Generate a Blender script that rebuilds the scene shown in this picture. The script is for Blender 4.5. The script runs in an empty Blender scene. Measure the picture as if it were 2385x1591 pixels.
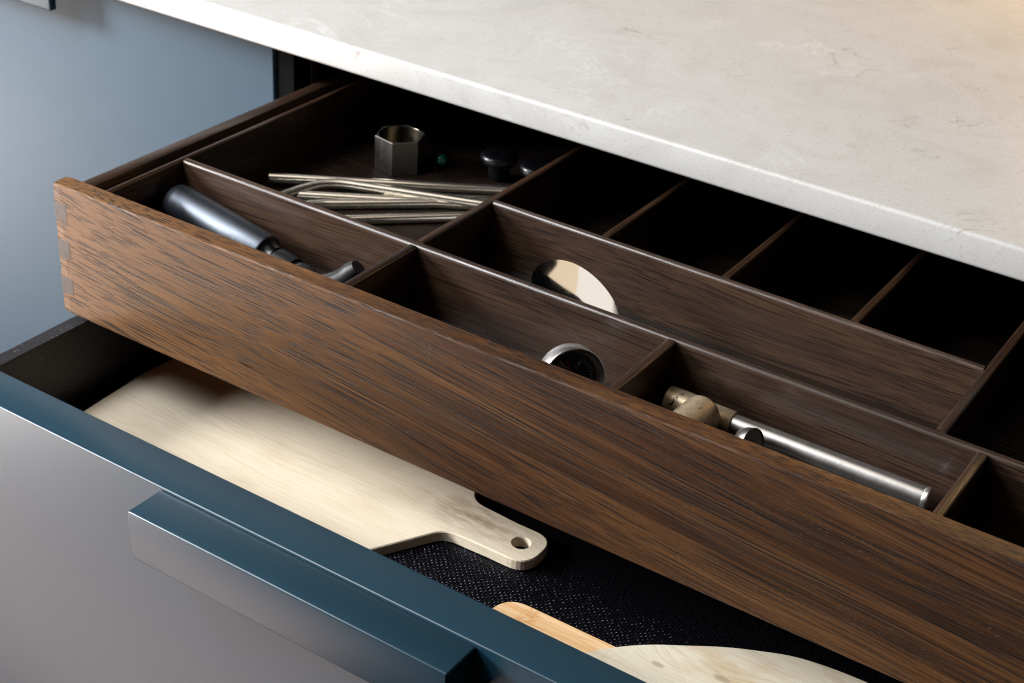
import bpy, bmesh, math, random
from mathutils import Vector, Matrix
import mathutils.geometry as MG
random.seed(7)
S = bpy.context.scene
COL = S.collection

# ------------------------------------------------------------------ camera
cam = bpy.data.cameras.new('camera')
cam_o = bpy.data.objects.new('camera', cam)
COL.objects.link(cam_o)
R = Matrix(((0.8326, -0.3218, 0.4507), (0.5506, 0.3939, -0.7360), (0.0593, 0.8610, 0.5052)))
cam_o.matrix_world = Matrix.Translation((0.773, -0.654, 0.4627)) @ R.to_quaternion().normalized().to_matrix().to_4x4()
cam.sensor_width = 36.0
cam.lens = 3662.5 / 2385 * 36
cam.clip_start = 0.01
cam.clip_end = 50
cam.dof.use_dof = True
cam.dof.focus_distance = 0.92
cam.dof.aperture_fstop = 16
S.camera = cam_o

# ------------------------------------------------------------------ view, world
S.view_settings.view_transform = 'Standard'
S.view_settings.look = 'None'
S.view_settings.exposure = 0.22
S.view_settings.gamma = 1.0
S.cycles.use_denoising = True
S.cycles.filter_width = 1.15
S.cycles.max_bounces = 8
S.cycles.diffuse_bounces = 2
S.cycles.sample_clamp_indirect = 6
W = bpy.data.worlds.new("World")
S.world = W
W.use_nodes = True
W.node_tree.nodes['Background'].inputs[0].default_value = (0.72, 0.85, 1.0, 1)
W.node_tree.nodes['Background'].inputs[1].default_value = 0.002


# ------------------------------------------------------------------ lamps and added stand-ins
def area(name, loc, target, sx, sy, watts, col):
    l = bpy.data.lights.new(name, 'AREA')
    l.shape = 'RECTANGLE'
    l.size, l.size_y = sx, sy
    l.energy = watts
    l.color = col
    o = bpy.data.objects.new(name, l)
    COL.objects.link(o)
    o.location = loc
    d = Vector(target) - Vector(loc)
    o.rotation_euler = d.to_track_quat('-Z', 'Y').to_euler()
    return o


# daylight from the left: a high and a middle part of the window, and the main low part
area('high_window_lamp', (-0.48, -0.22, 1.25), (0.12, 0.0, -0.15), 0.3, 0.3, 1.5, (0.95, 0.98, 1.0))
area('middle_window_lamp', (-0.45, -0.62, 1.02), (0.25, 0.05, -0.05), 0.5, 0.5, 17, (0.92, 0.95, 1.0))
area('low_window_lamp', (-2.80, -1.63, 1.31), (0.15, 0.0, -0.12), 0.9, 0.9, 285, (0.97, 0.98, 1.0))
# unseen lit ceiling; the warm panel is added for the spoon's reflection
area('ceiling_lamp', (-0.08, -0.55, 2.0), (-0.08, -0.549, 0.0), 0.64, 1.6, 3.4, (1.0, 0.95, 0.88))
area('warm_reflection_lamp', (0.45, -0.55, 2.0), (0.45, -0.549, 0.0), 0.42, 1.6, 2.0, (1.0, 0.81, 0.60))
# lamps added in place of light off the unseen room floor at left
area('floor_bounce_lamp', (-0.65, -0.80, -0.85), (-0.65, -0.79, 0.2), 1.2, 1.1, 9.0, (1.0, 0.75, 0.66))
area('far_floor_bounce_lamp', (-2.15, -1.05, -0.85), (-2.15, -1.04, 0.2), 1.3, 1.6, 118, (1.0, 0.89, 0.83))
# warm lamp over the back of the counter
area('warm_counter_lamp', (0.62, 1.02, 0.36), (0.55, 0.8, 0.05), 0.3, 0.1, 3.4, (1.0, 0.62, 0.28))


# ------------------------------------------------------------------ node helpers
class NT:
    def __init__(self, name):
        self.m = bpy.data.materials.new(name)
        self.m.use_nodes = True
        self.t = self.m.node_tree
        self.b = self.t.nodes['Principled BSDF']
        self.tc = self.t.nodes.new('ShaderNodeTexCoord')

    def n(self, typ, **kw):
        x = self.t.nodes.new(typ)
        for k, v in kw.items():
            setattr(x, k, v)
        return x

    def put(self, sock, v):
        if isinstance(v, bpy.types.NodeSocket):
            self.t.links.new(v, sock)
        elif v is not None:
            if sock.type == 'RGBA' and hasattr(v, '__len__') and len(v) == 3:
                v = (*v, 1)
            sock.default_value = v

    def math(self, op, a, b=None, c=None, clamp=False):
        x = self.n('ShaderNodeMath', operation=op)
        x.use_clamp = clamp
        self.put(x.inputs[0], a)
        self.put(x.inputs[1], b)
        if c is not None:
            self.put(x.inputs[2], c)
        return x.outputs[0]

    def vmath(self, op, a, b=None):
        x = self.n('ShaderNodeVectorMath', operation=op)
        self.put(x.inputs[0], a)
        if b is not None:
            self.put(x.inputs[1], b)
        return x.outputs['Value'] if op in ('LENGTH', 'DISTANCE') else x.outputs[0]

    def noise(self, vec, scale=1.0, detail=2.0, rough=0.5, dist=0.0):
        x = self.n('ShaderNodeTexNoise')
        self.put(x.inputs['Vector'], vec)
        self.put(x.inputs['Scale'], scale)
        self.put(x.inputs['Detail'], detail)
        self.put(x.inputs['Roughness'], rough)
        self.put(x.inputs['Distortion'], dist)
        return x.outputs[0]

    def ramp(self, f, stops, interp='LINEAR'):
        x = self.n('ShaderNodeValToRGB')
        x.color_ramp.interpolation = interp
        e = x.color_ramp.elements
        while len(e) < len(stops):
            e.new(0.5)
        for k, (p, c) in zip(e, stops):
            k.position = p
            k.color = (*c, 1) if hasattr(c, '__len__') else (c, c, c, 1)
        self.put(x.inputs[0], f)
        return x.outputs[0]

    def step(self, f, lo, hi):
        x = self.n('ShaderNodeMapRange')
        x.clamp = True
        self.put(x.inputs['Value'], f)
        x.inputs['From Min'].default_value = lo
        x.inputs['From Max'].default_value = hi
        return x.outputs[0]

    def mix(self, f, a, b, mode='MIX'):
        x = self.n('ShaderNodeMix', data_type='RGBA', blend_type=mode)
        self.put(x.inputs[0], f)
        self.put(x.inputs[6], a)
        self.put(x.inputs[7], b)
        return x.outputs[2]

    def bump(self, h, strength, dist, normal=None):
        x = self.n('ShaderNodeBump')
        x.inputs['Strength'].default_value = strength
        x.inputs['Distance'].default_value = dist
        self.put(x.inputs['Height'], h)
        if normal is not None:
            self.put(x.inputs['Normal'], normal)
        return x.outputs[0]

    def set(self, **kw):
        for k, v in kw.items():
            self.put(self.b.inputs[k.replace('_', ' ')], v)
        return self.m


def oak(name, axis, gain=1.0, pores=1.0, pore_glint=1.0, slant=0.0, warp=.026, rough=.34, sap_light=0.0, relief=.5, spec=.42, grey=0.0, coat=0.0):
    """smoked oak, grain along axis (0 x, 1 y, 2 z)"""
    N = NT(name)
    oi = N.n('ShaderNodeObjectInfo')
    off = N.vmath('SCALE', (13.1, 7.7, 5.3), None)
    sc = off.node
    N.put(sc.inputs['Scale'], oi.outputs['Random'])
    P = N.vmath('ADD', N.tc.outputs['Object'], off)

    def stretch(along, cross):
        v = [cross] * 3
        v[axis] = along
        return N.vmath('MULTIPLY', Pw, tuple(v))
    # slow warp of the grain: cathedral figure
    lowv = [9.0] * 3
    lowv[axis] = 2.6
    low = N.n('ShaderNodeTexNoise')
    N.put(low.inputs['Vector'], N.vmath('MULTIPLY', P, tuple(lowv)))
    low.inputs['Scale'].default_value = 1.0
    low.inputs['Detail'].default_value = 1.0
    w = N.vmath('SUBTRACT', low.outputs['Color'], (0.5, 0.5, 0.5))
    amp = [warp] * 3
    amp[axis] = 0.0
    w = N.vmath('MULTIPLY', w, tuple(amp))
    Pw = N.vmath('ADD', P, w)
    if slant:
        sx = N.n('ShaderNodeSeparateXYZ')
        N.put(sx.inputs[0], Pw)
        cb = N.n('ShaderNodeCombineXYZ')
        s = [sx.outputs[0], sx.outputs[1], sx.outputs[2]]
        s[2] = N.math('MULTIPLY_ADD', sx.outputs[axis], slant, s[2])
        for i in range(3):
            N.put(cb.inputs[i], s[i])
        Pw = cb.outputs[0]
    band = N.noise(stretch(1.3, 95.0), 1, 3, .6)
    fibre = N.noise(stretch(12.0, 1000.0), 1, 3, .65)
    patch = N.noise(stretch(4.0, 14.0), 1, 1, .5)
    t = N.math('ADD', N.math('MULTIPLY', band, .60), N.math('MULTIPLY', fibre, .40))
    g = gain
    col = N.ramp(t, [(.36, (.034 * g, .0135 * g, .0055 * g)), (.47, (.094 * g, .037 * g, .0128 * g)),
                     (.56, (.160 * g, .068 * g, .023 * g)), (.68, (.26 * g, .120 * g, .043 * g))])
    col = N.mix(N.step(patch, .40, .75), col, N.mix(.45, col, (.085 * g, .032 * g, .012 * g)))
    if grey:
        col = N.mix(grey, col, (.040, .031, .027))
    if sap_light:      # paler sapwood at the far end, plus painted fall-off of light
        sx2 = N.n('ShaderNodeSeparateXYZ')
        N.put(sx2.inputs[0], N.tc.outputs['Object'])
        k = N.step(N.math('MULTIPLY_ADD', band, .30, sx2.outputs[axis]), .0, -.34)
        col = N.mix(N.math('MULTIPLY', k, sap_light), col, N.mix(.55, col, (.36, .185, .078)))

    def dashes(al, cr, r0, r1, keep):
        """long thin vessels cut open along the grain"""
        v = N.n('ShaderNodeTexVoronoi')
        N.put(v.inputs['Vector'], stretch(al, cr))
        v.inputs['Scale'].default_value = 1.0
        v.inputs['Randomness'].default_value = 1.0
        c = N.n('ShaderNodeSeparateColor')
        N.put(c.inputs[0], v.outputs['Color'])
        d = N.math('SUBTRACT', 1.0, N.step(v.outputs['Distance'], r0, r1))
        return N.math('MULTIPLY', d, N.step(c.outputs[0], keep, keep - .05))
    dens = N.step(N.noise(stretch(2.2, 60.0), 1, 1, .5), .36, .52)
    pore = N.math('MAXIMUM', N.math('MULTIPLY', dashes(9.0, 640.0, .26, .36, .94), N.math('MULTIPLY_ADD', dens, .55, .45)),
                  N.math('MULTIPLY', dashes(16.0, 1000.0, .28, .40, .85), .75))
    pore = N.math('MAXIMUM', pore, N.math('MULTIPLY', dashes(7.0, 380.0, .17, .25, .6), dens))
    col = N.mix(N.math('MULTIPLY', pore, .90 * pores), col, (.0065, .0032, .0022))
    f2 = N.noise(stretch(7.0, 60.0), 1, 2, .5)
    fl = N.math('MULTIPLY', dashes(210.0, 1900.0, .14, .25, .34), N.step(f2, .40, .62))
    col = N.mix(N.math('MULTIPLY', fl, .12 * pore_glint), col, (.60, .54, .48))  # specular glints of the pores, painted as pale dashes
    h = N.math('SUBTRACT', N.math('MULTIPLY', fibre, .6), pore)
    nb = N.bump(h, relief, .0005)
    return N.set(Base_Color=col, Roughness=N.math('MULTIPLY_ADD', fl, -.15, N.math('MULTIPLY_ADD', fibre, .2, rough)), Normal=nb, Specular_IOR_Level=spec,
                 Coat_Weight=coat, Coat_Roughness=.22)


def plain(name, col, rough, metal=0.0, spec=.5, bump=None, coat=0.0, var=.14):
    N = NT(name)
    kw = dict(Base_Color=col, Roughness=rough, Metallic=metal, Specular_IOR_Level=spec, Coat_Weight=coat)
    v = N.noise(N.tc.outputs['Object'], 90.0, 3, .6)
    kw['Roughness'] = N.math('MULTIPLY_ADD', v, var, rough - var / 2)
    if bump:
        kw['Normal'] = N.bump(N.noise(N.tc.outputs['Object'], bump[0], 3, .6), bump[1], bump[2])
    return N.set(**kw)


# ------------------------------------------------------------------ materials
M_front = oak('smoked_oak_front', 0, .58, 1.0, 1.0, slant=.10, sap_light=.62, rough=.38, spec=.30)
M_x = oak('smoked_oak_lengthwise', 0, .40, .85, .3, rough=.20, relief=.16, spec=.6, grey=.42, coat=.25)
M_y = oak('smoked_oak_crosswise_shade', 1, .27, .8, .4, rough=.24, relief=.25, grey=.2)  # oak darkened in colour to deepen the shade inside the drawer
M_base = oak('smoked_oak_base_shade', 0, .07, .5, .2)  # darkest copy of the oak, compartment shade put into its colour
M_under = oak('bounce_oak_panel', 0, 1.9, .5, .2)  # gain raised so the underside bounces warm fill onto the cutting board
N_ = NT('oak_dovetail')
_v = N_.noise(N_.vmath('MULTIPLY', N_.tc.outputs['Object'], (900, 900, 120)), 1, 3, .6)
M_dove = N_.set(Base_Color=N_.ramp(_v, [(.3, (.030, .022, .018)), (.7, (.085, .064, .050))]), Roughness=.5)
M_lacquer = plain('dark_teal_lacquer', (.0065, .029, .046), .37, spec=.6, bump=(1800.0, .10, .0002), var=.03)
M_door = plain('blue_lacquer', (.0165, .050, .080), .52, spec=.6, bump=(1800.0, .06, .0002), var=.03)
N_ = NT('black_stained_wood_dusty')
_s = N_.step(N_.noise(N_.tc.outputs['Object'], 700, 1, .5), .70, .74)
M_blackwood = N_.set(Base_Color=N_.mix(N_.math('MULTIPLY', _s, .5), (.010, .0085, .010), (.35, .34, .36)), Roughness=.5,
                     Normal=N_.bump(N_.noise(N_.tc.outputs['Object'], 600, 3, .6), .3, .0003))
M_black = plain('black_interior', (.003, .003, .0032), .8, spec=.04)
M_mat = plain('black_woven_vinyl', (.003, .003, .0045), .16, spec=.5)
M_rubber2 = plain('dull_black_plastic', (.004, .004, .0045), .5, spec=.4)
M_rubber = plain('matte_black_plastic', (.0055, .006, .0075), .42, spec=1.0, bump=(2600, .25, .0002))
M_black_gloss = plain('black_gloss', (.002, .002, .003), .30, spec=.35)
M_chrome = plain('polished_steel', (.70, .675, .64), .07, 1.0)
M_straw = plain('straw_steel', (.95, .90, .80), .27, 1.0, var=.02)
M_steel = plain('brushed_steel', (.68, .66, .63), .36, 1.0, bump=(700, .12, .0002))
M_hex = plain('dull_steel', (.24, .222, .20), .42, 1.0, bump=(900, .15, .0002))
M_brass = plain('brassy_bore', (.10, .082, .055), .3, 1.0)
M_green = plain('green_glass', (.0, .10, .06), .12, spec=.8)
M_red = plain('red_plastic', (.30, .01, .01), .3)
M_dial = plain('black_dial', (.003, .003, .0035), .5, spec=.2)
M_white = plain('dial_print', (.34, .33, .30), .5)
M_needle = plain('red_needle', (.30, .006, .008), .4)

M_mat.node_tree.nodes['Principled BSDF'].inputs['Specular Tint'].default_value = (.72, .76, 1.0, 1)

M_rubber.node_tree.nodes['Principled BSDF'].inputs['IOR'].default_value = 1.65
M_rubber.node_tree.nodes['Principled BSDF'].inputs['Specular Tint'].default_value = (.78, .87, 1.0, 1)

# worn gold paint on steel
N_ = NT('worn_gold_paint')
_o = N_.tc.outputs['Object']
_w = N_.step(N_.noise(_o, 150, 4, .65), .64, .67)
_t = N_.noise(_o, 300, 3, .6)
M_gold = N_.set(Base_Color=N_.mix(_w, N_.mix(_t, (.42, .31, .19), (.60, .48, .33)), (.035, .034, .036)),
                Metallic=N_.math('MULTIPLY_ADD', _w, -.2, .62), Roughness=N_.math('MULTIPLY_ADD', _t, .3, .28),
                Normal=N_.bump(_t, .08, .0002))

# pale composite stone of the counter
N_ = NT('pale_quartz')
_o = N_.tc.outputs['Object']
_sp = N_.noise(_o, 620, 2, .6)
_cl = N_.noise(_o, 14, 5, .62, 1.2)
_c = N_.ramp(_cl, [(.30, (.440, .425, .398)), (.5, (.480, .468, .445)), (.70, (.500, .490, .472))])
_c = N_.mix(N_.math('MULTIPLY', N_.step(_sp, .58, .68), .50), _c, (.40, .34, .26))
_sp2 = N_.noise(_o, 330, 2, .6)
_c = N_.mix(N_.math('MULTIPLY', N_.step(_sp2, .63, .69), .38), _c, (.30, .24, .17))


def vein(scale, mscale, lo, hi, width, seed):
    v = N_.noise(N_.vmath('ADD', _o, (seed, seed * .7, 0)), scale, 6, .62, .9)
    a = N_.math('ABSOLUTE', N_.math('SUBTRACT', v, .5))
    line = N_.math('SUBTRACT', 1.0, N_.step(a, 0.0, width))
    m = N_.step(N_.noise(N_.vmath('ADD', _o, (seed * 2.3, seed, 1.0)), mscale, 3, .55), lo, hi)
    return N_.math('MULTIPLY', line, m)


_c = N_.mix(N_.math('MULTIPLY', vein(9, 15, .60, .68, .011, 3.1), .55), _c, (.22, .165, .125))
_c = N_.mix(N_.math('MULTIPLY', vein(16, 12, .60, .70, .016, 8.7), .32), _c, (.36, .29, .23))
_c = N_.mix(N_.math('MULTIPLY', vein(11, 9, .50, .66, .02, 5.2), .22), _c, (.80, .79, .78))
M_stone = N_.set(Base_Color=_c, Roughness=.36, Specular_IOR_Level=.45,
                 Normal=N_.bump(N_.noise(_o, 260, 3, .6), .12, .0004))


def pale_wood(name, a, b, dark, streak, knots=(), along=9.0, stain=None, cross=170.0, cloud=.18):
    N = NT(name)
    o = N.tc.outputs['Object']
    P = o
    kmask = None
    for (kx, ky, r) in knots:
        d = N.vmath('LENGTH', N.vmath('MULTIPLY', N.vmath('SUBTRACT', o, (kx, ky, 0)), (.42, 1.0, 0.0)))
        k = N.math('SUBTRACT', 1.0, N.step(d, r * .2, r * 2.4))
        sx = N.n('ShaderNodeCombineXYZ')
        N.put(sx.inputs[1], N.math('MULTIPLY', k, r * 1.5))
        P = N.vmath('ADD', P, sx.outputs[0])
        core = N.math('SUBTRACT', 1.0, N.step(d, r * .22, r * .36))
        kmask = core if kmask is None else N.math('MAXIMUM', kmask, core)
    low = N.noise(N.vmath('MULTIPLY', P, (6, 20, 20)), 1, 2, .5)
    sx = N.n('ShaderNodeCombineXYZ')
    N.put(sx.inputs[1], N.math('MULTIPLY', low, .03))
    P = N.vmath('ADD', P, sx.outputs[0])
    g = N.noise(N.vmath('MULTIPLY', P, (along * .5, cross * 2.2, cross)), 1, 5, .72)
    f = N.noise(N.vmath('MULTIPLY', P, (16, 1100, 700)), 1, 3, .65)
    col = N.ramp(g, [(.32, a), (.5, b), (.70, a)])
    col = N.mix(N.math('MULTIPLY', N.step(f, .56, .68), streak), col, dark)
    pt = N.noise(N.vmath('MULTIPLY', o, (14, 34, 10)), 1, 4, .6)
    col = N.mix(N.math('MULTIPLY', N.step(pt, .50, .70), cloud), col, dark)
    if stain:
        d = N.vmath('LENGTH', N.vmath('MULTIPLY', N.vmath('SUBTRACT', o, (stain[0], stain[1], 0)), (.4, 1.0, 0.0)))
        d = N.math('MULTIPLY_ADD', g, .012, d)
        s = N.math('SUBTRACT', 1.0, N.step(d, .006, stain[2]))
        s = N.math('MULTIPLY', s, N.step(N.noise(N.vmath('MULTIPLY', o, (60, 200, 10)), 1, 3, .6), .3, .62))
        col = N.mix(N.math('MULTIPLY', s, .75), col, (.17, .085, .03))
    if kmask is not None:
        col = N.mix(N.math('MULTIPLY', kmask, .55), col, (.25, .17, .12))
    return N.set(Base_Color=col, Roughness=.55, Specular_IOR_Level=.3, Normal=N.bump(N.math('ADD', f, g), .25, .0003))


# ------------------------------------------------------------------ object helpers
def tag(o, label, cat, group=None):
    o['label'] = label
    o['category'] = cat
    if group:
        o['group'] = group
    return o


def thing(name, label, cat, loc=(0, 0, 0), group=None):
    o = bpy.data.objects.new(name, None)
    COL.objects.link(o)
    o.location = loc
    o.empty_display_size = .02
    return tag(o, label, cat, group)


def origin(o):
    v = Vector(o.location)
    while o.parent:
        o = o.parent
        v += o.location
    return v


def part(name, bm, mat, parent=None, loc=None, smooth=False, auto=None):
    """link bm (world coordinates) as one mesh object under parent"""
    me = bpy.data.meshes.new(name)
    o = bpy.data.objects.new(name, me)
    COL.objects.link(o)
    base = Vector((0, 0, 0))
    if parent is not None:
        o.parent = parent
        base = origin(parent)
    if loc is not None:
        o.location = Vector(loc) - base
        base = Vector(loc)
    bmesh.ops.translate(bm, verts=bm.verts, vec=-base)
    bmesh.ops.recalc_face_normals(bm, faces=bm.faces)
    for f in bm.faces:
        f.smooth = smooth
    bm.to_mesh(me)
    bm.free()
    if smooth and auto:
        me.set_sharp_from_angle(angle=math.radians(auto))
    me.materials.append(mat)
    return o


def box(x0, x1, y0, y1, z0, z1, bev=.0006, seg=2, top=None, topseg=3):
    bm = bmesh.new()
    bmesh.ops.create_cube(bm, size=1)
    for v in bm.verts:
        v.co = Vector(((x0 + x1) / 2 + v.co.x * (x1 - x0), (y0 + y1) / 2 + v.co.y * (y1 - y0), (z0 + z1) / 2 + v.co.z * (z1 - z0)))
    if top:   # rounded long top edges
        ax = 0 if (x1 - x0) > (y1 - y0) else 1
        es = [e for e in bm.edges if all(abs(v.co.z - z1) < 1e-6 for v in e.verts)
              and abs((e.verts[0].co - e.verts[1].co)[ax]) > 1e-5]
        bmesh.ops.bevel(bm, geom=es, offset=top, segments=topseg, affect='EDGES', profile=.5)
    elif bev:
        bmesh.ops.bevel(bm, geom=list(bm.edges), offset=bev, segments=seg, affect='EDGES', profile=.5)
    return bm


def join(*bms):
    a = bms[0]
    for b in bms[1:]:
        me = bpy.data.meshes.new('tmp')
        b.to_mesh(me)
        b.free()
        a.from_mesh(me)
        bpy.data.meshes.remove(me)
    return a


def frame(p, d):
    d = Vector(d).normalized()
    q = d.to_track_quat('Z', 'X')
    return Matrix.Translation(p) @ q.to_matrix().to_4x4()


def lathe(profile, p, d, n=32, sx=1.0, sy=1.0):
    """profile [(r, h)...] turned about axis d through p"""
    bm = bmesh.new()
    Mx = frame(p, d)
    rings = []
    for r, h in profile:
        if r < 1e-7:
            rings.append([bm.verts.new(Mx @ Vector((0, 0, h)))])
        else:
            rings.append([bm.verts.new(Mx @ Vector((r * sx * math.cos(a), r * sy * math.sin(a), h)))
                          for a in (2 * math.pi * i / n for i in range(n))])
    for a, b in zip(rings, rings[1:]):
        for i in range(n):
            j = (i + 1) % n
            if len(a) == 1 and len(b) == 1:
                continue
            if len(a) == 1:
                bm.faces.new((a[0], b[j], b[i]))
            elif len(b) == 1:
                bm.faces.new((a[i], a[j], b[0]))
            else:
                bm.faces.new((a[i], a[j], b[j], b[i]))
    return bm


def tube(pts, r, n=14, caps=True, radii=None):
    bm = bmesh.new()
    P = [Vector(p) for p in pts]
    rings = []
    up = Vector((0, 0, 1))
    for i, p in enumerate(P):
        d = (P[min(i + 1, len(P) - 1)] - P[max(i - 1, 0)]).normalized()
        s = d.cross(up)
        if s.length < 1e-4:
            s = Vector((1, 0, 0))
        s.normalize()
        u = s.cross(d)
        rr = radii[i] if radii else r
        rings.append([bm.verts.new(p + (s * math.cos(a) + u * math.sin(a)) * rr) for a in (2 * math.pi * k / n for k in range(n))])
    for a, b in zip(rings, rings[1:]):
        for k in range(n):
            bm.faces.new((a[k], a[(k + 1) % n], b[(k + 1) % n], b[k]))
    if caps:
        bm.faces.new(rings[0][::-1])
        bm.faces.new(rings[-1])
    return bm


def round_poly(pts):
    """[(x, y, radius)] -> rounded outline"""
    out = []
    n = len(pts)
    for i, (x, y, r) in enumerate(pts):
        p = Vector((x, y))
        a = Vector(pts[i - 1][:2]) - p
        b = Vector(pts[(i + 1) % n][:2]) - p
        if r <= 0:
            out.append(p)
            continue
        ang = a.angle(b)
        t = min(r / math.tan(ang / 2), a.length * .49, b.length * .49)
        p0, p2 = p + a.normalized() * t, p + b.normalized() * t
        for k in range(9):
            u = k / 8
            out.append(p0 * (1 - u) ** 2 + p * 2 * u * (1 - u) + p2 * u * u)
    return out


def smooth_closed(pts, sub=6):
    out = []
    n = len(pts)
    for i in range(n):
        p0, p1, p2, p3 = (Vector(pts[(i + k) % n]) for k in (-1, 0, 1, 2))
        for k in range(sub):
            t = k / sub
            out.append(.5 * ((2 * p1) + (p2 - p0) * t + (2 * p0 - 5 * p1 + 4 * p2 - p3) * t * t + (3 * p1 - p0 - 3 * p2 + p3) * t ** 3))
    return out


def slab(outline, z0, z1, cham=.0006, hole=None):
    """flat board with the given outline, chamfered rims and an optional round hole"""
    bm = bmesh.new()

    def inset(loop, d):
        n = len(loop)
        area_ = sum(loop[i].x * loop[(i + 1) % n].y - loop[(i + 1) % n].x * loop[i].y for i in range(n))
        sg = 1 if area_ > 0 else -1
        res = []
        for i in range(n):
            t = (loop[(i + 1) % n] - loop[i - 1])
            t = t.normalized() if t.length > 1e-9 else Vector((1, 0))
            res.append(loop[i] + Vector((-t.y, t.x)) * d * sg)
        return res

    def ring(loop, z):
        return [bm.verts.new((p.x, p.y, z)) for p in loop]

    def wall(a, b):
        n = len(a)
        for i in range(n):
            bm.faces.new((a[i], a[(i + 1) % n], b[(i + 1) % n], b[i]))
    loops = [(outline, cham)]
    if hole:
        hx, hy, hr = hole
        loops.append(([Vector((hx + hr * math.cos(2 * math.pi * i / 28), hy + hr * math.sin(2 * math.pi * i / 28))) for i in range(28)], -cham))
    caps = {'t': [], 'b': []}
    for lp, c in loops:
        i_ = inset(lp, c)
        r0, r1, r2, r3 = ring(i_, z0), ring(lp, z0 + cham), ring(lp, z1 - cham), ring(i_, z1)
        wall(r0, r1)
        wall(r1, r2)
        wall(r2, r3)
        caps['b'].append(r0)
        caps['t'].append(r3)
    for rs in caps.values():
        flat = [v for r in rs for v in r]
        edges, s = [], 0
        for r in rs:
            k = len(r)
            edges += [(s + i, s + (i + 1) % k) for i in range(k)]
            s += k
        vs, _, fs, ov, _, _ = MG.delaunay_2d_cdt([Vector(v.co.xy) for v in flat], edges, [], 1, 1e-7)
        for f in fs:
            c = sum((vs[i] for i in f), Vector((0, 0))) / len(f)
            if hole and all(ov[i][0] >= len(outline) for i in f) and (c - Vector(hole[:2])).length < hole[2] * 1.1:
                continue
            try:
                bm.faces.new([flat[ov[i][0]] for i in f])
            except (ValueError, IndexError):
                pass
    return bm


# ------------------------------------------------------------------ counter and cabinet
ct = thing('countertop', 'pale cream stone worktop with faint brown veins above the open drawers', 'countertop', (.15, .55, .0315))
bm = box(-1.2, 1.5, .2287, 1.25, .0315, .0534, bev=.0028, seg=4)
part('slab', bm, M_stone, ct, smooth=True, auto=40)

cb = thing('base_cabinet', 'dark interior of the base cabinet behind the pulled out drawers', 'cabinet', (.4, .5, -.8))
part('side_panel', box(-.0300, -.012, .265, .86, -.80, .031, .0008), M_black, cb)
part('side_panel', box(1.000, 1.018, .265, .86, -.80, .031, .0008), M_black, cb)
part('edge_strip', box(-.0119, -.0095, .284, .300, -.30, .0305, .0006), M_y, cb)
part('back_panel', box(-.012, 1.0, .852, .862, -.80, .031, .0006), M_black, cb)
part('top_rail', box(-.0119, .9999, .30, .36, .012, .0309, .0006), M_black, cb)

dn = thing('cabinet_front', 'blue lacquered cabinet front left of the open drawers under the worktop', 'cabinet front', (-.4, .27, -.2))
part('door_panel', box(-.95, -.0314, .262, .282, -.70, .0285, .0012, 3), M_door, dn, smooth=True, auto=40)
hb = part('handle', box(-.62, -.2555, .232, .2395, .0015, .0285, .0015, 3), M_lacquer, dn, smooth=True, auto=40)
part('post', box(-.2790, -.2690, .2393, .2625, .0165, .0275, .001, 2), M_black, hb)
part('post', box(-.6000, -.5900, .2393, .2625, .0165, .0275, .001, 2), M_black, hb)

# ------------------------------------------------------------------ wooden inner drawer
wd = thing('wooden_drawer', 'long smoked oak inner drawer pulled out below the pale worktop', 'drawer', (.475, .3, -.1))
bm = bmesh.new()                      # front board with slightly worn long edges
nx = 150
X0, X1, T, H, c = 0.0, .95, .014, .1, .0011
prof = [(c, 0), (T - c, 0), (T - c * .3, -c * .3), (T, -c), (T, -H + c), (T - c, -H), (c, -H), (c * .3, -H + c * .3), (0, -H + c), (0, -c), (c * .3, -c * .3)]
rows = []
for i in range(nx + 1):
    x = X0 + (X1 - X0) * i / nx
    w = .00022 * math.sin(x * 61) + .0002 * math.sin(x * 143 + 1.3) + .00016 * random.uniform(-1, 1)
    e = .0008 if i in (0, nx) else 0
    row = []
    for k, (y, z) in enumerate(prof):
        y2, z2 = y, z
        if k in (0, 10, 9):
            y2, z2 = (y + max(w, -.0003) if k == 0 else y), (z - max(w, -.0003) if k == 9 else z)
        y2 += e * (1 if y2 < T / 2 else -1) * .6
        z2 += e * (-1 if z2 > -H / 2 else 1) * .6
        row.append(bm.verts.new((x, y2, z2)))
    rows.append(row)
for a, b in zip(rows, rows[1:]):
    for k in range(len(prof)):
        bm.faces.new((a[k], b[k], b[(k + 1) % len(prof)], a[(k + 1) % len(prof)]))
bm.faces.new(rows[0])
bm.faces.new(rows[-1][::-1])
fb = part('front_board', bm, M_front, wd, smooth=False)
for z1, z0 in ((-.0140, -.0271), (-.0420, -.0560), (-.0708, -.0846)):
    part('dovetail', box(-.0001, .0113, -.0001, .0135, z0, z1, .00008, 1), M_dove, fb)
part('side_board', box(.0003, .0117, .0141, .60, -.1, -.0084, top=.0012, topseg=2), M_y, wd, smooth=True, auto=40)
part('side_board', box(.938, .9497, .0141, .60, -.1, -.0084, top=.0012, topseg=2), M_y, wd, smooth=True, auto=40)
part('back_board', box(.0118, .9379, .588, .60, -.1, -.0084, .0006), M_x, wd)
part('bottom_panel', box(.0118, .9379, .0141, .5879, -.096, -.0590, .0004, 1), M_under, wd)

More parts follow.
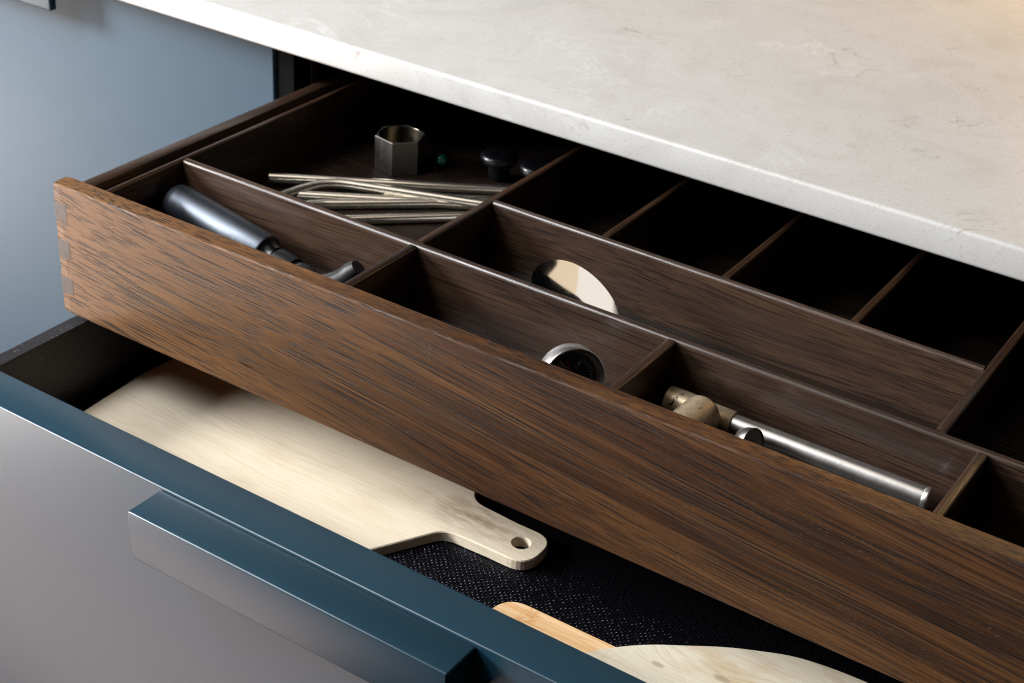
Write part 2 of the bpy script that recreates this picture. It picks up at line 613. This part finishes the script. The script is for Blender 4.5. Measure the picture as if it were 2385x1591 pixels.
# ------------------------------------------------------------------ organizer insert
og = thing('drawer_organizer', 'dark oak organizer dividing the wooden drawer into compartments', 'organizer', (.475, .29, -.0588))
ZB, ZD = -.0535, -.006
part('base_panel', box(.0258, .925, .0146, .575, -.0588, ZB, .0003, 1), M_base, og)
part('side_wall', box(.0258, .0305, .0146, .575, ZB + .0001, ZD, top=.0016), M_y, og, smooth=True, auto=50)
part('side_wall', box(.9203, .925, .0146, .575, ZB + .0001, ZD, top=.0016), M_y, og, smooth=True, auto=50)
part('long_divider', box(.0306, .9202, .0926, .0995, ZB + .0001, ZD, top=.0032, topseg=5), M_x, og, smooth=True, auto=60)
part('long_divider', box(.2386, .5905, .1802, .1868, ZB + .0001, ZD, top=.0032, topseg=5), M_x, og, smooth=True, auto=60)
part('back_wall', box(.0306, .9202, .569, .575, ZB + .0001, ZD, top=.0016), M_x, og, smooth=True, auto=50)
for x0, x1, y0, y1 in ((.2320, .2385, .0146, .0925), (.4245, .4310, .0146, .0925), (.6172, .6237, .0146, .0925), (.80, .8065, .0146, .0925),
                       (.2320, .2385, .0996, .5689), (.5906, .5973, .0996, .5689), (.76, .7667, .0996, .5689),
                       (.3226, .3291, .1869, .5689), (.4133, .4198, .1869, .5689), (.5029, .5094, .1869, .5689)):
    part('cross_divider', box(x0, x1, y0, y1, ZB + .0001, ZD - .0004, top=.0018, topseg=3), M_y, og, smooth=True, auto=60)

# ------------------------------------------------------------------ lower drawer
ld = thing('lower_drawer', 'deep lower drawer with a dark teal lacquered front and bar handle', 'drawer', (.475, .2, -.30))
ZP = -.108
fp = part('front_panel', box(-.016, 1.002, -.1038, -.0736, -.42, ZP, .0011, 3), M_lacquer, ld, smooth=True, auto=40)
part('handle', box(.1934, .427, -.1317, -.10385, ZP - .0019 - .0346, ZP - .0019, .0013, 3), M_lacquer, ld, smooth=True, auto=40)
part('side_board', box(.0, .0124, -.0735, .50, -.20, ZP, .0007), M_blackwood, ld)
part('side_board', box(.9376, .95, -.0735, .50, -.20, ZP, .0007), M_blackwood, ld)
part('back_board', box(.0125, .9375, .488, .50, -.20, ZP, .0007), M_blackwood, ld)
ZM = -.1735
part('bottom_panel', box(.0125, .9375, -.0735, .4879, -.192, ZM - .0022, .0003, 1), M_black, ld)

mt = thing('drawer_mat', 'black woven vinyl mat lining the bottom of the lower drawer', 'mat', (.475, .2, ZM - .0022))
part('backing', box(.0130, .9370, -.0730, .487, ZM - .0021, ZM - .0007, 0), M_black, mt)
# woven surface: small crossing floats, nobody could count them
vs, fs = [], []
pit = .00205
nxw, nyw = int(.915 / pit), int(.21 / pit)
bx0, by0 = .0150, -.0715
G = ((-1, -1, 0), (0, -1, .55), (1, -1, 0), (-1, 0, .55), (0, 0, 1), (1, 0, .55), (-1, 1, 0), (0, 1, .55), (1, 1, 0))
bo = Vector((.475, .2, ZM - .0022))
for j in range(nyw):
    for i in range(nxw):
        lx, ly = (.60, .40) if (i + j) % 2 else (.40, .60)
        cx = bx0 + i * pit + random.uniform(-1, 1) * .00010 - bo.x
        cy = by0 + j * pit + random.uniform(-1, 1) * .00010 - bo.y
        hh = .00120 + random.uniform(-.00028, .00028)
        tl = random.uniform(-.5, .5)
        s = len(vs)
        for gx, gy, gz in G:
            vs.append((cx + gx * lx * pit, cy + gy * ly * pit, .0014 + hh * (gz + tl * gx * .3)))
        fs += [(s, s + 1, s + 4, s + 3), (s + 1, s + 2, s + 5, s + 4), (s + 3, s + 4, s + 7, s + 6), (s + 4, s + 5, s + 8, s + 7)]
me = bpy.data.meshes.new('weave')
me.from_pydata(vs, [], fs)
me.polygons.foreach_set('use_smooth', [True] * len(me.polygons))
me.materials.append(M_mat)
wv = bpy.data.objects.new('weave', me)
COL.objects.link(wv)
wv.parent = mt
wv['kind'] = 'stuff'

# ------------------------------------------------------------------ boards in the lower drawer
ZC = -.165
M_board = pale_wood('pale_acacia', (.63, .525, .375), (.71, .62, .475), (.34, .22, .11), .42, stain=(.322 - .16, .054 - .045, .030))
ol = round_poly([(.0300, -.040, .020), (.0245, .045, .12), (.0300, .128, .020), (.284, .128, .018), (.3085, .0680, .016),
                 (.345, .0655, 0), (.3760, .0655, .0165), (.3760, .0310, .0165), (.345, .0310, 0), (.3130, .0300, .016), (.274, -.040, .016)])
bm = slab(ol, ZM + .0003, ZC, .0007, hole=(.3600, .0489, .0060))
cbd = part('cutting_board', bm, M_board, None, loc=(.16, .045, ZM))
tag(cbd, 'pale wooden cutting board with a holed paddle handle in the lower drawer', 'cutting board')

N_ = NT('bamboo')
_o = N_.tc.outputs['Object']
_g = N_.noise(N_.vmath('MULTIPLY', _o, (7, 420, 60)), 1, 3, .6)
_f = N_.noise(N_.vmath('MULTIPLY', _o, (40, 1500, 60)), 1, 2, .6)
_c = N_.ramp(_g, [(.3, (.62, .33, .13)), (.5, (.74, .48, .25)), (.7, (.80, .57, .33))])
_c = N_.mix(N_.math('MULTIPLY', N_.step(_f, .55, .68), .5), _c, (.52, .22, .07))
_d = N_.vmath('LENGTH', N_.vmath('MULTIPLY', N_.vmath('SUBTRACT', _o, (-.088, .006, 0)), (1, .35, 0)))
_k = N_.math('MULTIPLY', N_.math('SUBTRACT', 1.0, N_.step(_d, .001, .008)), N_.step(N_.noise(N_.vmath('MULTIPLY', _o, (300, 300, 60)), 1, 3, .6), .38, .6))
_c = N_.mix(N_.math('MULTIPLY', _k, .75), _c, (.48, .19, .03))
M_bamboo = N_.set(Base_Color=_c, Roughness=.5, Specular_IOR_Level=.3, Normal=N_.bump(_f, .2, .0003))
ol = round_poly([(.3795, -.034, .012), (.3795, .0025, .020), (.60, .0035, .010), (.60, -.034, .010)])
bs = part('bamboo_spatula', slab(ol, ZM + .0003, -.1680, .0005), M_bamboo, None, loc=(.49, -.016, ZM))
tag(bs, 'orange toned bamboo spatula handle with a rounded end beside the drawer front', 'spatula')

M_oval = pale_wood('pale_spalted_wood', (.52, .46, .34), (.66, .60, .47), (.42, .26, .11), .4,
                   knots=((.490 - .59, -.004 - 0, .006), (.526 - .59, .008, .008)), along=22.0, cross=120.0, cloud=.62)
pts = [(.4300, -.068), (.4370, -.043), (.4512, -.0195), (.4637, -.0043), (.4780, .0090), (.4954, .0212), (.5120, .0325), (.5288, .0418),
       (.5554, .0530), (.5909, .0575), (.63, .056), (.67, .047), (.70, .030), (.717, .005), (.723, -.03), (.722, -.068), (.60, -.0700), (.50, -.0700)]
ol = smooth_closed(pts, 5)
ov = part('round_wooden_board', slab(ol, -.1676, -.1600, .0005), M_oval, None, loc=(.59, 0, -.1676))
tag(ov, 'pale knotty round ended wooden board lying over the bamboo spatula handle', 'wooden board')

# ------------------------------------------------------------------ things in the organizer
# black matte utensil
ut = thing('black_utensil', 'matte black utensil with a thick round grip in the front left compartment', 'utensil', (.12, .05, ZB))
p0 = Vector((.0345, .0765, -.0297))
d = (Vector((.1335, .0700, -.0404)) - p0).normalized()
gr = [(0, 0), (.006, .0002), (.0108, .0016), (.0132, .0048), (.0138, .010), (.0138, .030), (.0136, .060), (.0133, .0925), (.0128, .0938), (.0115, .0942)]
part('grip', lathe(gr, p0, d, 40), M_rubber, ut, smooth=True, auto=50)
part('collar', lathe([(.0115, .0940), (.0105, .0950), (.0088, .099), (.0088, .103), (0, .1032)], p0, d, 32), M_black_gloss, ut, smooth=True, auto=50)
part('neck', lathe([(.0, .1025), (.0108, .103), (.0112, .112), (.0100, .119), (.0, .1195)], p0 - Vector((0, 0, .0030)), d, 32), M_rubber2, ut, smooth=True, auto=50)
hp = [p0 + d * t for t in (.118, .121, .127, .134, .142, .149, .155)]
part('head', tube([q + Vector((0, 0, dz - .0055)) for q, dz in zip(hp, (0, .001, .002, .001, 0, 0, .001))], .01, 24,
                  radii=(.0070, .0098, .0106, .0100, .0088, .0080, .0060)), M_rubber2, ut, smooth=True, auto=60)
lp = [Vector(q) for q in ((.174, .0700, -.0470), (.182, .0705, -.0455), (.190, .0715, -.0415), (.1965, .0725, -.0360), (.2010, .0735, -.0300), (.2040, .0745, -.0262))]
part('lip', tube(lp, .006, 20, radii=(.006, .0078, .0085, .0082, .0075, .0055)), M_rubber2, ut, smooth=True, auto=60)

# hexagonal cup
hx = thing('hexagonal_cup', 'dull steel hexagonal cup standing in the dark back left compartment', 'measuring cup', (.098, .270, ZB))
sH, th0 = .0203, math.radians(-3)
c0 = Vector((.0985, .2505))
d1 = Vector((math.cos(th0 + math.pi), math.sin(th0 + math.pi)))
corner = [c0]
ang = th0
for k in range(5):
    ang_k = th0 + math.radians(60) * (k) + math.radians(52)
    corner.append(corner[-1] + sH * Vector((math.cos(ang_k), math.sin(ang_k))))
cen = sum(corner, Vector((0, 0))) / 6
bm = bmesh.new()
zt = -.0255
n = 36
def hexpt(a, rr):
    """point of the hexagon outline in direction a"""
    dv = Vector((math.cos(a), math.sin(a)))
    best = 9
    for k in range(6):
        A, B = corner[k] - cen, corner[(k + 1) % 6] - cen
        e = B - A
        nrm = Vector((e.y, -e.x)).normalized()
        if nrm.dot(A) < 0:
            nrm = -nrm
        q = nrm.dot(dv)
        if q > 1e-6:
            best = min(best, nrm.dot(A) / q)
    return cen + dv * (best + rr)
a0 = math.atan2((c0 - cen).y, (c0 - cen).x)
angs = [a0 + 2 * math.pi * i / n for i in range(n)]
ra = sH * math.cos(math.radians(30)) - .0006
outb = [bm.verts.new((*hexpt(a, -.0003), ZB + .0002)) for a in angs]
out0 = [bm.verts.new((*hexpt(a, 0), ZB + .0006)) for a in angs]
out1 = [bm.verts.new((*hexpt(a, 0), zt - .0004)) for a in angs]
out2 = [bm.verts.new((*hexpt(a, -.0005), zt)) for a in angs]
for A, B in ((outb, out0), (out0, out1), (out1, out2)):
    for i in range(n):
        bm.faces.new((A[i], A[(i + 1) % n], B[(i + 1) % n], B[i]))
bm.faces.new(outb[::-1])
in1 = [bm.verts.new((cen.x + ra * math.cos(a), cen.y + ra * math.sin(a), zt - .0002)) for a in angs]
for i in range(n):
    bm.faces.new((out2[i], out2[(i + 1) % n], in1[(i + 1) % n], in1[i]))
part('body', bm, M_hex, hx, smooth=False)
bm = lathe([(ra, zt - .0002), (ra - .0003, zt - .0008), (ra - .0008, ZB + .004), (ra - .003, ZB + .002), (0, ZB + .0018)],
           (cen.x, cen.y, 0), (0, 0, 1), 48)
part('bore', bm, M_brass, hx, smooth=True, auto=50)
# engraved scale on the left face
fl = corner[5], corner[0]
fd = (fl[1] - fl[0]).normalized()
fn = Vector((fd.y, -fd.x))
for k, (zz, ll) in enumerate(((-.0285, .0035), (-.0300, .003), (-.0315, .0035), (-.0335, .0028), (-.0350, .0035), (-.0390, .0028), (-.0405, .003), (-.0420, .0026))):
    q = fl[0] + fd * .0082 + fn * .00004
    bm = bmesh.new()
    v = [bm.verts.new((*(q + fd * sx), zz + sz)) for sx, sz in ((-ll / 2, 0), (ll / 2, .0002), (ll / 2, .0008), (-ll / 2, .0006))]
    bm.faces.new(v)
    part('engraved_mark', bm, M_steel, hx)

# drinking straws
SG = 'steel drinking straws lying in the back left compartment'
def straw(label, pts, bend=False):
    P = [Vector(p) for p in pts]
    if bend:
        q = []
        for k in range(11):
            t = k / 10
            q.append(P[0] * (1 - t) ** 3 + P[1] * 3 * t * (1 - t) ** 2 + P[2] * 3 * t * t * (1 - t) + P[3] * t ** 3)
        P = q + P[4:]
    o = part('drinking_straw', tube(P, .0038, 18), M_straw, None, loc=tuple(P[0]), smooth=True, auto=60)
    tag(o, label, 'straw', SG)
straw('straight steel straw lying rearmost, nearest the hexagonal cup', [(.0380, .1760, -.0462), (.222, .3055, -.0500)])
straw('bent steel straw lying on top of the other straws', [(.0600, .1500, -.0500), (.0720, .1790, -.0455), (.0740, .1935, -.0445), (.0930, .2030, -.0450), (.1830, .2425, -.0472), (.2210, .2585, -.0480)], True)
straw('straight steel straw lying apart in front of the other straws', [(.1120, .1510, -.0499), (.2230, .2570, -.0499)])
straw('lower steel straw with a shallow crook, under the bent straw', [(.0760, .1500, -.0499), (.0880, .1620, -.0499), (.0900, .1700, -.0499), (.0990, .1760, -.0499), (.1500, .2210, -.0499), (.2100, .2790, -.0499)], True)
straw('steel straw lying flat directly below the crook of the bent straw', [(.0700, .1720, -.0499), (.1230, .2060, -.0499), (.2200, .2690, -.0499)])
straw('short stretch of steel straw showing beside the cross divider, below the rear straw', [(.120, .2130, -.0499), (.2250, .2855, -.0499)])

# dark little things at the back of the compartment
o = part('green_bead', lathe([(0, -.0052), (.003, -.0043), (.0048, -.002), (.0052, 0), (.0048, .0022), (.003, .0043), (.0008, .0051), (0, .0051)], (.1165, .2920, -.0482), (0, 0, 1), 24),
         M_green, None, loc=(.1165, .2920, -.0535), smooth=True)
tag(o, 'small dark green glass bead right of the hexagonal cup', 'bead')
o = part('red_bead', lathe([(0, -.0010), (.0009, -.0005), (.0011, 0), (.0009, .0006), (0, .001)], (.1160, .2840, -.0524), (0, 0, 1), 12), M_red, None, loc=(.1160, .2840, -.0535), smooth=True)
tag(o, 'tiny red bead lying in front of the green bead', 'bead')
for (px, py, lab) in ((.1640, .3030, 'black bottle stopper in the shadow between green bead and divider'), (.1985, .3060, 'black bottle stopper with a bluish glint close to the divider')):
    st = thing('bottle_stopper', lab, 'bottle stopper', (px, py, ZB), 'black bottle stoppers in the dark compartment')
    part('cap', lathe([(0, .0125), (.010, .0125), (.0135, .0140), (.0150, .0175), (.0145, .0205), (.012, .0222), (.006, .0222), (0, .0215)], (px, py, ZB), (0, 0, 1), 36), M_black_gloss, st, smooth=True, auto=50)
    part('plug', lathe([(0, .0002), (.0075, .0002), (.0085, .004), (.0085, .0124), (0, .0125)], (px, py, ZB), (0, 0, 1), 28), M_black, st, smooth=True, auto=50)

# polished spoon
sp = thing('spoon', 'polished spoon standing on edge in the middle compartment', 'spoon', (.345, .125, ZB))
CR, CU, CB = R.col[0], R.col[1], R.col[2]          # directions the spoon was measured in
nrm = (Vector((.22, -.40, .89))).normalized()
lx = Vector((.62, .12, -.72))
lx = (lx - nrm * lx.dot(nrm)).normalized()
ly = nrm.cross(lx).normalized()
c0 = Vector((.3445, .1205, -.0185))
bm = bmesh.new()
nr, na = 9, 48
ra_, rb_, dp = .0340, .0195, .0032
def bowl(off):
    grid = []
    for i in range(nr + 1):
        t = i / nr
        row = []
        for k in range(na):
            a = 2 * math.pi * k / na
            egg = 1 + .30 * math.cos(a)
            z = -dp * (1 - t ** 2.2) - off * (1 if t < .999 else .6)
            row.append(bm.verts.new(c0 + lx * (ra_ * t * math.cos(a)) + ly * (rb_ * t * math.sin(a) / egg ** .5) + nrm * z))
        grid.append(row)
    for a, b in zip(grid[1:], grid[2:]):
        for k in range(na):
            bm.faces.new((a[k], a[(k + 1) % na], b[(k + 1) % na], b[k]))
    bm.faces.new(grid[1])
    return grid[-1]
r1, r2 = bowl(0), bowl(.0011)
for k in range(na):
    bm.faces.new((r1[k], r1[(k + 1) % na], r2[(k + 1) % na], r2[k]))
part('bowl', bm, M_chrome, sp, smooth=True, auto=50)
e0 = c0 + lx * (ra_ - .001) - nrm * .0006
hd = [e0, e0 + Vector((.010, .002, -.006)), Vector((.405, .121, -.0440)), Vector((.50, .116, -.0490)), Vector((.555, .113, -.0500))]
part('handle', tube(hd, .002, 12, radii=(.0030, .0024, .0024, .0028, .0034)), M_chrome, sp, smooth=True, auto=60)

# dial thermometer
tn = (R @ Vector((.36, -.30, .88))).normalized()
tc = Vector((.3838, .0560, -.0352))
th = thing('dial_thermometer', 'round steel kitchen thermometer with black dial leaning in the front row', 'thermometer', (tc.x, tc.y, ZB))
rt = .0212
part('case', lathe([(0, -.0120), (rt * .8, -.0120), (rt * .97, -.0108), (rt, -.0085), (rt, -.0004), (rt * .985, .0003), (rt * .955, .0003), (rt * .94, -.0004),
                    (rt * .86, -.0030), (rt * .76, -.0046)], tc, tn, 72), M_steel, th, smooth=True, auto=30)
dl = part('dial', lathe([(0, -.0040), (rt * .775, -.0040), (rt * .79, -.0046)], tc, tn, 48), M_dial, th)
# axes of the dial face as seen in the photograph
er = (CR - tn * CR.dot(tn)).normalized()
eu = tn.cross(er).normalized()
def dial_quad(name, mat, a, r0, r1, w, h=-.0038, cx=0.0, cy=0.0):
    u = er * math.cos(a) + eu * math.sin(a)
    v = tn.cross(u)
    q = tc + tn * h + er * cx + eu * cy
    bm = bmesh.new()
    f = [bm.verts.new(q + u * r + v * s) for r, s in ((r0, -w), (r1, -w * .8), (r1, w * .8), (r0, w))]
    bm.faces.new(f)
    return part(name, bm, mat, dl)
for k in range(12):
    a = math.radians(60 - k * 9)
    dial_quad('tick', M_white, a, rt * (.48 if k == 0 else .57), rt * .68, .00016 if k else .0002)
dial_quad('needle', M_needle, math.radians(104), -.003, rt * .62, .00036, -.0032)
def letters(s, size, cx, cy, rot):
    cu = bpy.data.curves.new('lettering', 'FONT')
    cu.body = s
    cu.size = size
    cu.align_x, cu.align_y = 'LEFT', 'CENTER'
    cu.materials.append(M_white)
    tmp = bpy.data.objects.new('lettering_curve', cu)
    COL.objects.link(tmp)
    me = bpy.data.meshes.new_from_object(tmp.evaluated_get(bpy.context.evaluated_depsgraph_get()))
    bpy.data.objects.remove(tmp)
    o = bpy.data.objects.new('lettering', me)
    COL.objects.link(o)
    o.parent = dl
    u = er * math.cos(rot) + eu * math.sin(rot)
    v = tn.cross(u)
    q = tc + tn * -.0037 + er * cx + eu * cy
    mm = Matrix((u, v, tn)).transposed().to_4x4()
    mm.translation = q - origin(dl)
    o.matrix_local = mm
rr = math.radians(232)
letters('KEL', .0030, -.0034, .0086, rr)
letters('BEE', .0030, -.0052, .0108, rr)
letters('PERK', .0030, -.0070, .0125, rr)
letters('30\u00b0C', .0026, .0056, .0108, rr)
part('probe', tube([tc - tn * .0085 - eu * .004, tc - tn * .0085 - eu * .004 + Vector((-.06, .004, -.008))], .0016, 10), M_steel, th, smooth=True, auto=60)

# steel rod tool with worn gold head
rd = thing('rod_tool', 'steel rod tool with a worn gold jointed head in the front row', 'tool', (.53, .07, ZB))
A = Vector((.4815, .0745, -.0352))
B = Vector((.6015, .0760, -.0362))
dr = (B - A).normalized()
part('shaft', tube([A + dr * .0005, B - dr * .0030], 0.0061, 32), M_steel, rd, smooth=True, auto=40)
part('end_cap', lathe([(0, 0), (.0061, 0), (.0064, .0004), (.0064, .0026), (.0058, .0032), (0, .0032)], B - dr * .0029, dr, 32), M_steel, rd, smooth=True, auto=40)
part('collar', lathe([(0, 0), (.0074, 0), (.0076, .0004), (.0076, .0215), (.0072, .0220), (0, .0222)], A - dr * .0215, dr, 32), M_gold, rd, smooth=True, auto=40)
part('joint', lathe([(0, 0), (.0068, .0002), (.0081, .0012), (.0084, .003), (.0084, .0210), (.0078, .0216), (0, .0218)], A - dr * .0435, dr, 32), M_gold, rd, smooth=True, auto=40)
kc = Vector((.4665, .0670, -.0290))
kd = Vector((.06, 1, .02))
part('knob', lathe([(0, -.046), (.0112, -.046), (.0118, -.045), (.0118, -.0050), (.0114, -.0024), (.0102, -.0006), (.008, .0004), (0, .0008)], kc, kd, 44), M_gold, rd, smooth=True, auto=40)
part('ring_hole', lathe([(.0030, .0002), (.0030, .0010), (.0018, .0010), (.0016, .0002)], A - dr * .036 + Vector((-.002, -.0058, .0035)), (-.3, -.75, .55), 20), M_black_gloss, rd, smooth=True)
pc = Vector((.5030, .0560, -.0300))
part('cup_end', lathe([(0, -.009), (.0066, -.009), (.0082, -.005), (.0088, 0), (.0085, .0004), (.0081, .0002), (.0078, -.0006), (.004, -.0012), (0, -.0014)], pc, (.86, -.30, .30), 36), M_hex, rd, smooth=True, auto=50)
